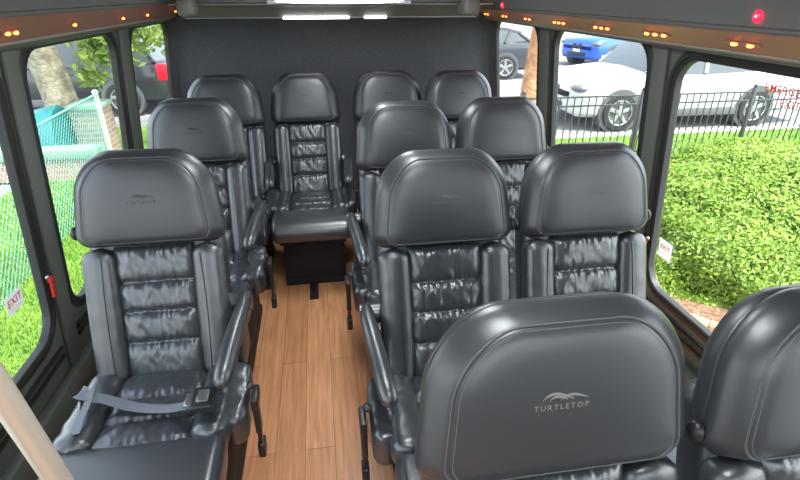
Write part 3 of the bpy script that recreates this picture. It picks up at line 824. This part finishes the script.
# tree on the left
def tree():
    r = thing('tree', 'tree with thick pale trunk and bright leaves beyond the chain link fence', 'tree', (-4.2, 9.0, G-.03))
    bm = bmesh.new(); tube(bm, [(.12, 0, 0), (.09, 0, .5), (.06, 0, 1.0), (.0, 0, 1.5), (-.10, 0, 2.1), (-.40, .1, 3.0), (-.6, .2, 4.2)], [.33, .27, .24, .235, .23, .20, .13], 18)
    for (pts, rs) in (([(-.2, 0, 2.0), (.3, -.1, 2.7), (1.0, -.3, 3.0), (1.9, -.5, 3.0)], [.12, .09, .06, .03]), ([(-.3, .05, 2.6), (-1.1, 0, 3.3), (-2.0, 0, 3.9)], [.12, .08, .04]), ([(-.2, 0, 2.2), (0, -.7, 2.9), (.2, -1.5, 3.2)], [.10, .07, .03])):
        tube(bm, pts, rs, 10)
    obj('trunk', bm, 'bark', r, True, 60)
    bm = bmesh.new()
    cl = []
    for i in range(26): cl.append((Vector((random.uniform(-2.6, 2.4), random.uniform(-1.4, 1.6), random.uniform(2.5, 4.6))), random.uniform(.4, .75), 160))
    # hanging boughs right of the trunk
    for c, q, m in (((.80, -.4, 1.30), .22, 130), ((1.02, -.4, 1.60), .30, 240), ((.95, -.5, 1.9), .32, 260), ((1.35, -.3, 1.75), .36, 260), ((1.2, -.5, 2.15), .4, 260), ((1.75, -.3, 2.0), .38, 240), ((2.3, 0, 2.05), .34, 170), ((1.9, .3, 1.65), .26, 100), ((.9, -.3, 2.3), .38, 260), ((2.1, .4, 2.3), .35, 160)):
        cl.append((Vector(c), q, m))
    for c, q, m in cl:
        for k in range(m):
            d = Vector((random.gauss(0, 1), random.gauss(0, 1), random.gauss(0, .8))); p = c+d*q*.48
            nd = Vector((random.gauss(0, 1), random.gauss(0, 1), random.gauss(.6, 1))).normalized(); a, b = frame_from(nd); t = random.uniform(0, 6.28)
            u = a*cos(t)+b*sin(t); w = nd.cross(u); l = random.uniform(.05, .085)
            bm.faces.new([bm.verts.new(p-u*l), bm.verts.new(p-u*l*.2+w*l*.5), bm.verts.new(p+u*l), bm.verts.new(p-u*l*.2-w*l*.5)])
    me = bpy.data.meshes.new('foliage'); bm.to_mesh(me); bm.free(); link('foliage', me, 'leaf', r)
tree()

# chain link fence on the left
def chain(p0, p1, h):
    p0, p1 = Vector(p0), Vector(p1); d = p1-p0; L = d.length
    r = thing('chain_link_fence', 'teal green chain link fence on the lawn outside the left windows', 'fence', (p0.x, p0.y, G), math.atan2(d.y, d.x))
    bm = bmesh.new(); step = .075
    n = int((L+h)/step)
    for sgn in (1, -1):
        for i in range(n):
            a = i*step-h
            # line x = a + z (sgn 1) or x = a+h - z
            z0, z1 = 0, h; x0, x1 = (a, a+h) if sgn == 1 else (a+h, a)
            if x0 == x1: continue
            def cl(x0, z0, x1, z1):
                if x0 > x1: x0, z0, x1, z1 = x1, z1, x0, z0
                if x1 <= 0 or x0 >= L: return None
                if x0 < 0: z0 = z0+(z1-z0)*(0-x0)/(x1-x0); x0 = 0
                if x1 > L: z1 = z0+(z1-z0)*(L-x0)/(x1-x0); x1 = L
                return x0, z0, x1, z1
            q = cl(x0, z0, x1, z1)
            if q and abs(q[2]-q[0]) > .01: tube(bm, [(q[0], sgn*.002, q[1]+.02), (q[2], sgn*.002, q[3]+.02)], .0026, 4, False)
    obj('chain_link', bm, 'tealwire', r)
    bm = bmesh.new(); tube(bm, [(0, 0, h+.02), (L, 0, h+.02)], .012, 8); obj('top_wire', bm, 'tealwire', r, True, 60)
    for q in (.03, L):
        bm = bmesh.new(); tube(bm, [(q, .03, 0), (q, .03, h+.02)], .032, 12); ellip(bm, (q, .03, h+.03), (.04, .04, .035), 12)
        obj('fence_post', bm, 'postyellow' if q == L else 'tealwire', r, True, 60)
chain((-2.62, 1.6, 0), (-2.90, 7.35, 0), 1.17)
# garden walls and covered heap behind it
def simple(name, label, cat, mat, bx, bev=.0, cop=None):
    o = thing(name, label, cat, ((bx[0]+bx[1])/2, (bx[2]+bx[3])/2, bx[4]))
    c = o.location; bm = bmesh.new(); box(bm, bx[0]-c.x, bx[1]-c.x, bx[2]-c.y, bx[3]-c.y, 0, bx[5]-bx[4], bev); obj('brickwork', bm, mat, o)
    if cop:
        bm = bmesh.new(); box(bm, bx[0]-c.x-.03, bx[1]-c.x+.03, bx[2]-c.y-.03, bx[3]-c.y+.03, bx[5]-bx[4], bx[5]-bx[4]+cop, .01); obj('coping', bm, 'coping', o, True, 40)
    return o
simple('garden_wall', 'low pink brick garden wall with pale green coping behind the chain link fence', 'wall', 'brick', (-5.9, -3.15, 7.4, 7.65, G, G+.30), 0, .13)
simple('garden_wall', 'taller pale brick pier beside the pale fence post', 'wall', 'brickpale', (-3.72, -3.30, 8.25, 8.75, G, G+.80), 0, .07)
bm = bmesh.new()
grid(bm, lambda u, v: Vector((-5.9+2.08*u, 7.80+.70*v, G+.35+(.50*u+.06)*sin(PI*min(1, max(0, v*.9+.05)))**.5+.05*noise.noise(Vector((u*5, v*4, 2))))), 30, 16)
g2 = bmesh.ops.extrude_face_region(bm, geom=bm.faces[:])
for e in g2['geom']:
    if isinstance(e, bmesh.types.BMVert): e.co.z = G
tag(obj('tarpaulin', bm, 'tarp', None, True, 50), 'teal tarpaulin draped over a heap behind the low brick wall', 'tarpaulin')

# ------------------------------------------------------------------ light
w = bpy.data.worlds.new('overcast sky'); sc.world = w; w.use_nodes = True
t = w.node_tree; bg = t.nodes['Background']
sky = t.nodes.new('ShaderNodeTexSky'); sky.sky_type = 'HOSEK_WILKIE'; sky.turbidity = 7; sky.ground_albedo = .4
sky.sun_direction = (.35, -.35, .87)
hsv = t.nodes.new('ShaderNodeHueSaturation'); hsv.inputs['Saturation'].default_value = .45
t.links.new(sky.outputs[0], hsv.inputs['Color']); t.links.new(hsv.outputs[0], bg.inputs['Color'])
bg.inputs['Strength'].default_value = 1.3
sl = bpy.data.lights.new('sun', 'SUN'); sl.energy = 1.0; sl.angle = math.radians(12); sl.color = (1, .96, .88)
so = bpy.data.objects.new('sun', sl); COL.objects.link(so); so.rotation_euler = Vector((-.30, .30, -.9)).to_track_quat('-Z', 'Y').to_euler()

# ------------------------------------------------------------------ camera
f = 500.; vx, vy, CH = 312, -7, 1.68
p = math.atan(( 240-vy)/f); psi = math.atan2(400-vx, f*cos(p)+(240-vy)*sin(p))
F = Vector((sin(psi)*cos(p), cos(psi)*cos(p), -sin(p))); R = Vector((cos(psi), -sin(psi), 0)); U = R.cross(F)
cam = bpy.data.cameras.new('camera'); co = bpy.data.objects.new('camera', cam); COL.objects.link(co)
mt = Matrix((R, U, -F)).transposed().to_4x4(); mt.translation = Vector((0, 0, CH)); co.matrix_world = mt
cam.sensor_fit = 'HORIZONTAL'; cam.sensor_width = 36; cam.lens = f/800*36; cam.clip_start = .02; cam.clip_end = 300
sc.camera = co
sc.view_settings.view_transform = 'Standard'; sc.view_settings.look = 'None'; sc.view_settings.exposure = 3.95; sc.view_settings.gamma = 1
